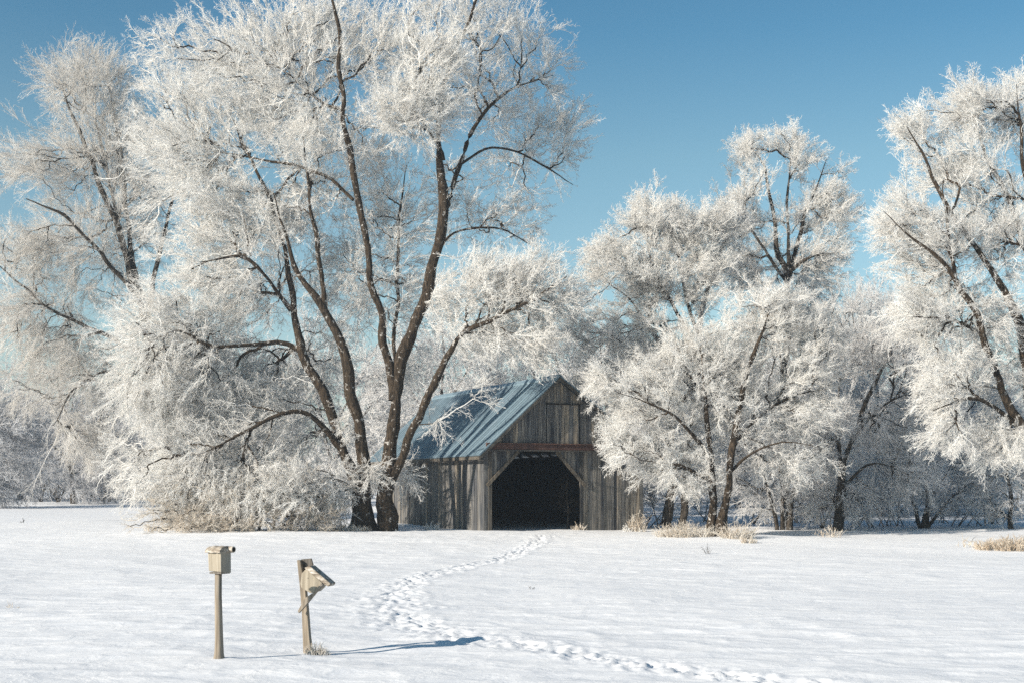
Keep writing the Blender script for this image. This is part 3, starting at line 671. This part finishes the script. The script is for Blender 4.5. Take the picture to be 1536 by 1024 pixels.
build_tree('frosted_tree', 'wide frosted tree fanning up behind the right end of the barn roof', 57.0, 1022,
 [{'dd': (0, -3), 'p': [(1022, 800, 14), (1030, 700, 13), (1040, 600, 12), (1050, 500, 11), (1062, 440, 8), (1085, 390, 6), (1110, 340, 4)]},
  {'dd': (0, -3.2), 'p': [(1002, 800, 18), (1008, 700, 14), (1005, 600, 11), (985, 520, 8), (950, 470, 5), (910, 440, 3)]},
  {'dd': (-1.7, -2.6), 'p': [(1048, 510, 9), (1030, 450, 7), (1020, 390, 5), (1015, 330, 3)]},
  {'dd': (-1.6, -3.2), 'p': [(1046, 530, 8), (1010, 470, 6), (980, 420, 4), (970, 350, 3)]}],
 [(1000, 560, 110, 60, 1.5, 1.6, 150, .0, 1), (980, 430, 110, 130, 0, 1.8, 80, .3, 1), (975, 335, 45, 45, 0, 2, 110, .6, .95), (1030, 350, 50, 50, 0, 2, 130, .5, .95), (920, 400, 50, 55, 0, 2.2, 136, .3, 1), (980, 430, 70, 55, 0, 2.2, 169, .2, 1), (1060, 420, 60, 60, 0, 2.2, 156, .2, 1), (890, 480, 55, 55, 0, 2, 117, .1, 1), (970, 510, 80, 50, 0, 2, 130, 0, 1), (1080, 340, 35, 35, 0, 1.8, 65, .5, .9), (900, 560, 50, 50, .5, 1.6, 58, -.1, 1)],
 BARK_GREY, FROST, 'curly', .62, 9, 6, seed=61, back=-2.6)

build_tree('frosted_tree', 'big frosted tree cut off by the right edge of the picture', 47.5, 1590,
 [[(1590, 815, 44), (1575, 740, 34), (1555, 640, 30), (1540, 560, 24), (1520, 470, 17), (1495, 420, 13), (1460, 360, 10), (1420, 310, 8), (1385, 240, 6), (1360, 190, 4)],
  {'dd': (0, -1.5), 'p': [(1572, 720, 24), (1545, 660, 18), (1510, 600, 15), (1480, 520, 13), (1445, 440, 10), (1410, 400, 7), (1370, 370, 5), (1325, 330, 3)]},
  {'dd': (0, 1.5), 'p': [(1555, 640, 22), (1560, 520, 18), (1545, 400, 14), (1515, 300, 9), (1480, 220, 7), (1455, 150, 4)]},
  {'dd': (0, .5), 'p': [(1545, 400, 10), (1540, 300, 8), (1530, 200, 6), (1525, 120, 4)]},
  {'dd': (0, -2), 'p': [(1535, 645, 12), (1490, 610, 9), (1450, 600, 6), (1400, 620, 4)]},
  {'dd': (0, -1), 'p': [(1440, 440, 8), (1420, 360, 6), (1415, 280, 4)]},
  {'dd': (0, -1), 'p': [(1470, 500, 8), (1420, 480, 6), (1370, 480, 4)]},
  {'dd': (0, 2), 'p': [(1570, 640, 20), (1620, 500, 16), (1650, 350, 10), (1640, 220, 5)]}],
 [(1450, 400, 115, 260, 0, 2, 150, .2, 1), (1375, 195, 28, 40, 0, 1.5, 54, .6, .85), (1460, 170, 50, 45, 0, 2, 120, .5, .95), (1525, 170, 40, 60, .5, 2, 102, .5, .95), (1440, 260, 70, 60, 0, 2.2, 144, .3, 1), (1350, 330, 40, 40, -.5, 1.6, 72, .3, .9), (1400, 370, 70, 60, -.5, 2.2, 156, .2, 1), (1500, 350, 70, 70, 0, 2.4, 156, .2, 1), (1390, 470, 70, 55, -.8, 2, 150, .0, 1), (1480, 480, 70, 60, -.5, 2.2, 132, .0, 1), (1440, 560, 75, 50, -1.2, 2, 162, -.1, 1), (1430, 630, 55, 50, -1.5, 1.6, 114, -.3, .95), (1495, 660, 50, 45, -1.6, 1.6, 120, -.35, .95), (1545, 560, 60, 70, -.5, 2, 96, 0, 1), (1620, 350, 90, 120, 1, 2.6, 120, .2, 1), (1620, 560, 80, 90, 0, 2.4, 96, -.1, 1)],
 BARK, FROST, 'fine', .66, 10, 6, seed=71, rt=.0105, dark_r=.012, back=1.1)

build_tree('frosted_tree', 'shaded grey tree with a dark upright trunk in the middle of the right gap', 55.5, 1256,
 [[(1256, 800, 19), (1260, 740, 15), (1266, 700, 13), (1282, 650, 10), (1300, 600, 8), (1325, 550, 6), (1350, 510, 4)],
  {'dd': (0, 1), 'p': [(1264, 710, 8), (1255, 650, 7), (1258, 590, 5), (1270, 530, 3)]},
  {'dd': (0, -1), 'p': [(1262, 730, 7), (1300, 700, 5), (1340, 700, 4), (1380, 715, 3)]},
  {'dd': (0, -1), 'p': [(1285, 645, 7), (1325, 610, 5), (1370, 590, 3)]}],
 [(1340, 530, 65, 55, 0, 2, 220, .2, 1), (1280, 540, 60, 60, .5, 2, 190, .2, 1), (1380, 600, 50, 55, 0, 2, 140, 0, 1), (1320, 640, 80, 55, 0, 2, 190, 0, 1), (1240, 640, 50, 55, .5, 1.8, 120, 0, .9), (1360, 710, 55, 40, -.3, 1.5, 100, -.1, .9), (1270, 745, 75, 35, .4, 1.6, 120, .0, .8), (1300, 480, 90, 60, .6, 2, 120, .2, 1)],
 BARK_GREY, FROST_MID, 'fine', .75, 5, 3, seed=81)

build_tree('frosted_tree', 'low grey tree splitting into several thin trunks from one clump', 56.5, 1175,
 [[(1166, 798, 9), (1158, 760, 9), (1148, 720, 6), (1130, 670, 4), (1110, 640, 3)], [(1174, 798, 9), (1176, 750, 7), (1172, 700, 5), (1178, 640, 3)], [(1184, 798, 11), (1190, 750, 9), (1200, 700, 5), (1225, 650, 3)]],
 [(1125, 660, 55, 55, 0, 1.8, 150, .1, .9), (1185, 640, 55, 55, 0, 1.8, 170, .2, .9), (1230, 680, 45, 55, 0, 1.6, 120, 0, .9), (1100, 710, 40, 40, 0, 1.4, 80, -.1, .9), (1165, 745, 80, 35, .4, 1.6, 130, .1, .7)],
 BARK_GREY, FROST_MID, 'fine', .75, 4, 3, seed=91)

build_tree('frosted_tree', 'bushy grey tree fanned out low near the right edge tree', 57.5, 1385,
 [[(1384, 797, 11), (1386, 740, 8), (1390, 690, 5), (1395, 640, 3)], [(1386, 797, 8), (1405, 740, 5), (1430, 690, 3)], [(1382, 797, 7), (1365, 740, 5), (1345, 700, 3)], [(1388, 797, 6), (1425, 750, 4), (1460, 720, 3)]],
 [(1385, 670, 60, 50, 0, 1.8, 170, .2, .9), (1440, 700, 55, 50, 0, 1.8, 170, .1, .9), (1340, 710, 45, 45, 0, 1.5, 110, .1, .9), (1400, 740, 70, 35, 0, 1.6, 130, .1, .8)],
 BARK_GREY, FROST_MID, 'fine', .72, 4, 3, seed=101)

build_tree('frosted_tree', 'shadowy tree low at the right edge behind the straw grass', 56.5, 1530,
 [[(1520, 797, 10), (1515, 740, 7), (1500, 680, 4)], [(1540, 797, 10), (1555, 740, 7), (1570, 670, 4)]],
 [(1500, 700, 60, 60, 0, 1.8, 190, .1, .9), (1560, 690, 60, 70, 0, 1.8, 180, .1, .9), (1510, 760, 60, 30, 0, 1.5, 100, .1, .8)],
 BARK_GREY, FROST_MID, 'fine', .72, 4, 3, seed=111)

# ---- far trees
def far_tree(label, D, u, hpx, wpx, n, seed, frost=FROST_MID, group='hazy trees far behind'):
    rs = np.random.RandomState(seed); z = gzf(X(u, D), D); vb = HV + (CZ - z) * F / D; vt = vb - hpx
    ks = F / D / 30
    lim = [[(u, vb + 60, 14 * ks), (u + rs.randn() * 5, vb - hpx * .2, 11 * ks), (u + rs.randn() * 8, vb - hpx * .45, 8 * ks), (u + rs.randn() * 14, vb - hpx * .8, 3 * ks)]]
    for k in range(3):
        s = (-1) ** k; lim.append({'dd': (0, rs.randn()), 'p': [(u, vb - hpx * (.2 + .08 * k), 6 * ks), (u + s * wpx * .25, vb - hpx * (.45 + .1 * k), 4 * ks), (u + s * wpx * .38, vb - hpx * (.65 + .1 * k), 2 * ks)]})
    rm = wpx / 2 * D / F
    lob = [(u, vb - hpx * .62, wpx * .36, hpx * .32, 0, rm * .8, int(n * .4), .25, 1), (u - wpx * .26, vb - hpx * .48, wpx * .24, hpx * .3, 0, rm * .6, int(n * .3), .1, 1), (u + wpx * .26, vb - hpx * .46, wpx * .24, hpx * .3, 0, rm * .6, int(n * .3), .1, 1), (u, vb - hpx * .16, wpx * .5, hpx * .16, 0, rm * .7, int(n * .4), .1, .8)]
    for l in lim:
        p = l['p'] if isinstance(l, dict) else l
    return build_tree('frosted_tree', label, D, u, lim, lob, BARK_GREY, frost, 'far', 1.3, 5, 3, rt=.008, seed=seed, group=group, dark_r=.02, fuzz=0)
far_tree('blue-grey hazy tree reaching in at the left picture edge below the tall rear tree', 82, -35, 235, 215, 420, 201, FROST_HAZED)
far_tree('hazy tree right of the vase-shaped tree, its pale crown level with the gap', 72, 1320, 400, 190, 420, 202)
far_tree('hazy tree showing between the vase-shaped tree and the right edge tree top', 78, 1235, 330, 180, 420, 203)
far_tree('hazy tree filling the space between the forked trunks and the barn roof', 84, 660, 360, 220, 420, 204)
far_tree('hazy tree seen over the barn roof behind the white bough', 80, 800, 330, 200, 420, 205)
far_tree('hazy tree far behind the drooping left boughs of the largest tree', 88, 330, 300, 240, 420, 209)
far_tree('hazy tree glimpsed between the tall rear tree and the left picture edge', 92, 110, 210, 230, 380, 210, FROST_HAZED)
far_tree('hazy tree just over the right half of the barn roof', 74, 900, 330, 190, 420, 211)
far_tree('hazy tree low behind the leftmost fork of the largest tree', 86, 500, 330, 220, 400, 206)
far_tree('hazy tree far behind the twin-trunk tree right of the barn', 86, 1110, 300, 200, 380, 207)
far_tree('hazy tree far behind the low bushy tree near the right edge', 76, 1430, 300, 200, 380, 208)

# ---- far wood along the skyline: one mass
def woods(name, label, spans, seed):
    rs = np.random.RandomState(seed); CV, CQ, off = [], [], 0; BV, BQ, boff = [], [], 0
    for (u0, u1, D0, D1, n, h0, h1) in spans:
        for _ in range(n):
            D = rs.uniform(D0, D1); x = X(rs.uniform(u0, u1), D); z = gzf(x, D); h = rs.uniform(h0, h1); r = h * .3
            k = 130; q = unit(rs.randn(k, 3)) * rs.rand(k, 1) ** .45; pos = np.array((x, D, z + h * .55)) + q * np.array((r, r, h * .45))
            pos = pos[pos[:, 2] > z + .2]; d = unit(q[:len(pos)] * .6 + rs.randn(len(pos), 3) * .5 + np.array((0, 0, .35)))
            v, qd = place_sprays('far', pos, d, rs.uniform(1.5, 2.6, len(pos)), rs); CV.append(v); CQ.append(qd + off); off += len(v)
            m = 9; tops = np.array((x, D, z)) + np.column_stack([rs.randn(m) * r * .5, rs.randn(m) * r * .5, h * rs.uniform(.5, .85, m)])
            P = np.stack([np.repeat(np.array([[x, D, z - .2]]), m, 0) + rs.randn(m, 3) * .05, np.array((x, D, z)) * .6 + tops * .4 + rs.randn(m, 3) * .15, tops], 1)
            v, qd = batch_tubes(P, np.repeat(np.array([[.05, .04, .02]]), m, 0), 5); BV.append(v); BQ.append(qd + boff); boff += len(v)
    nv = off
    V = np.vstack(CV + BV); Qd = np.vstack(CQ + [b + nv for b in BQ]); mi = np.concatenate([np.zeros(sum(len(c) for c in CQ)), np.ones(sum(len(b) for b in BQ))])
    o = link(name, mesh_np(name, V, Qd, [FROST_HAZED, BARK_GREY], mi)); o['kind'] = 'stuff'; o['label'] = label; o['category'] = 'woods'
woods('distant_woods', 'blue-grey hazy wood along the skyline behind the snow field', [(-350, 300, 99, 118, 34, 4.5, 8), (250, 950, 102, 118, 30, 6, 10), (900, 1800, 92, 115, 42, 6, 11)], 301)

# ------------------------------------------------------------------ dry grass, tufts and seedlings
def tuft_mesh(name, n, rx, ry, h, mat, seed, rad=.006, lean=.35):
    rs = np.random.RandomState(seed); a = rs.rand(n) * 6.283; q = np.sqrt(rs.rand(n))
    p0 = np.column_stack([np.cos(a) * q * rx, np.sin(a) * q * ry, np.full(n, -.04)])
    L = h * (.45 + .6 * rs.rand(n)) * (1.1 - .5 * q); d = np.column_stack([rs.randn(n) * lean + np.cos(a) * lean * q, rs.randn(n) * lean, np.ones(n)]); d = unit(d)
    b = unit(d + np.column_stack([rs.randn(n, 2) * .5, np.zeros(n)]))
    P = np.stack([p0, p0 + d * L[:, None] * .4, p0 + d * L[:, None] * .55 + b * L[:, None] * .25, p0 + d * L[:, None] * .55 + b * L[:, None] * .5 - np.array((0, 0, 1)) * (L * rs.rand(n) * .12)[:, None]], 1)
    V, Qd = batch_tubes(P, np.repeat(np.array([[rad, rad, rad * .8, rad * .5]]), n, 0), 3)
    # side hairs with frost
    m = n * 2; w_ = rs.randint(0, n, m); t = rs.rand(m, 1); b0 = P[w_, 1] * (1 - t) + P[w_, 3] * t; sd = unit(rs.randn(m, 3) + np.array((0, 0, .5))) * (.04 + .08 * rs.rand(m, 1)) * (h / .5)
    V2, Q2 = batch_tubes(np.stack([b0, b0 + sd * .5, b0 + sd], 1), np.repeat(np.array([[rad * .8, rad * .7, rad * .5]]), m, 0), 3)
    return mesh_np(name, np.vstack([V, V2]), np.vstack([Qd, Q2 + len(V)]), [mat])
def tuft(label, u, v, n, rx, ry, h, mat=STRAW, seed=1, rad=.006, name='grass_tuft', cat='grass tuft', group='dry grass tufts in the snow', lean=.35, D=None):
    if D is None: x, D = ground_at(u, v)
    else: x = X(u, D)
    o = link(name, tuft_mesh(name, n, rx, ry, h, mat, seed, rad, lean)); o.location = (x, D, gzf(x, D))
    o['label'] = label; o['category'] = cat; o['group'] = group
    return o
tuft('frosted grass clump at the foot of the wedge bird house post', 474, 980, 90, .15, .08, .24, FROST_BROWN, 1, .004)
tuft('small frosted grass tuft at the foot of the round bird house post', 346, 984, 30, .10, .06, .10, STRAW, 2, .004)
tuft('wide straw grass tuft left of the twin-trunk tree', 1030, 809, 380, 1.05, .5, .75, FROST_BROWN, 3, .007, lean=.6)
tuft('straw grass tuft right of the twin-trunk tree', 1106, 811, 170, .5, .35, .85, FROST_BROWN, 4, .007, lean=.55)
tuft('low rounded grass clump right of the twin-trunk tree', 1122, 815, 90, .25, .2, .3, STRAW, 5, .008)
tuft('tawny straw grass patch at the right picture edge', 1518, 824, 600, 1.15, .6, .6, mat_frost('tawny_straw', (.66, .56, .44), (.88, .82, .73), 3), 6, .009)
tuft('tall pale grass stalks against the barn wall near its right end', 958, 798, 60, .3, .15, 1.0, STRAW, 7, .009, lean=.15)
tuft('short white grass tuft against the barn wall right of the doorway', 942, 798, 40, .2, .12, .4, FROST, 8, .010)
tuft('small white tuft against the barn side wall left of the doorway', 648, 798, 50, .28, .15, .45, FROST, 9, .012, D=54.2)
tuft('brown grass tuft at the right foot of the barn doorway', 868, 800, 50, .25, .15, .45, STRAW, 10, .009, D=54.2)
tuft('thin grass stems standing in the snow below the shaded grey tree', 1246, 806, 30, .35, .15, .6, STRAW, 11, .009)
tuft('bent weed stem in the snow left of the straw patch at right', 1446, 820, 9, .2, .1, .8, STRAW, 12, .010)
tuft('tiny weed sprig in the open snow left of the round bird house post', 104, 943, 10, .05, .04, .10, BARK_GREY, 13, .005)
tuft('single weed sprig standing in the open snow right of the footpath', 798, 884, 6, .06, .03, .15, BARK_GREY, 14, .004)
tuft('tiny dark twig on the far snow at the left', 33, 781, 6, .15, .05, .3, BARK_GREY, 15, .012)
tuft('thin weed sprig in the snow at the far left, nearest the picture edge', 17, 908, 6, .08, .05, .22, STRAW, 16, .005)
tuft('sprig in the snow directly below the twin-trunk tree', 1062, 828, 6, .08, .05, .4, BARK_GREY, 17, .006)
tuft('frosted grass skirt along the foot of the brown shrub', 300, 797, 380, 2.2, .5, .5, STRAW, 18, .010)
tuft('frosted grass at the foot of the large forked trunks', 520, 801, 160, .9, .4, .45, STRAW, 19, .010, D=52.2)
build_tree('sapling', 'bare brown sapling just inside the right half of the barn doorway', 55.3, 850,
 [[(850, 800, 3), (851, 770, 2.4), (849, 740, 1.5), (852, 715, 1)]], [(850, 745, 22, 32, 0, .5, 50, .2, .6)], BARK_GREY, mat_frost('bare_twig', (.09, .075, .06), (.16, .135, .11)), 'wispy', .5, 2, 1, seed=401, cat='sapling', rt=.007, trunk_name='stem')
def stems(label, D, u, n, h, seed):
    rs = np.random.RandomState(seed)
    lim = [{'dd': (0, rs.randn() * .5), 'p': [(u + rs.randn() * 12, 799, 2.0), (u + (a := rs.randn() * 14), 799 - h * .5, 1.5), (u + a * 2.2, 799 - h, .9)]} for _ in range(n)]
    return build_tree('shrub', label, D, u, lim, [(u, 799 - h * .7, h * .6, h * .45, 0, 1.2, 110, .3, .7), (u, 799 - h * .25, h * .7, h * .22, 0, 1.2, 90, .3, .55)], BARK_GREY, FROST_MID, 'wispy', .75, 5, 3, seed=seed, cat='shrub', group='thin understorey shrubs', rt=.009, trunk_name='stem')
stems('thin shrub of dark stems right beside the barn wall', 58, 988, 6, 75, 501)
stems('thin shrub between the twin trunks and the clump of thin trunks', 61, 1130, 6, 80, 502)
stems('thin shrub just left of the shaded grey tree trunk', 58, 1232, 7, 90, 503)
stems('thin shrub just right of the shaded grey tree trunk', 59, 1295, 7, 80, 504)
stems('thin shrub left of the low bushy tree', 60, 1340, 7, 85, 505)
stems('thin shrub right of the low bushy tree', 59, 1455, 7, 85, 506)

stems('thin shrub seen between the barn and the twin trunks', 63, 1060, 8, 85, 511)
stems('thin shrub directly behind the clump of thin trunks', 62, 1200, 8, 85, 512)
stems('thin shrub directly behind the low bushy tree', 62, 1400, 8, 85, 513)
stems('thin shrub between the low bushy tree and the right edge', 61, 1490, 8, 85, 514)

# ------------------------------------------------------------------ cold air
hz = MB(); hz.box(-1200, 1200, -1200, 1200, -2.0, 30); hzo = hz.build('haze', SNOW)
hm = bpy.data.materials.new('cold_haze'); hm.use_nodes = True; ht = hm.node_tree; ht.nodes.remove(ht.nodes['Principled BSDF'])
pv = ht.nodes.new('ShaderNodeVolumePrincipled'); pv.inputs['Color'].default_value = (.72, .85, 1, 1); pv.inputs['Density'].default_value = .0008; pv.inputs['Anisotropy'].default_value = .3
ht.links.new(pv.outputs[0], ht.nodes['Material Output'].inputs['Volume'])
hzo.data.materials.clear(); hzo.data.materials.append(hm); hzo['kind'] = 'stuff'; hzo['label'] = 'thin blue haze hanging in the cold air over the field'
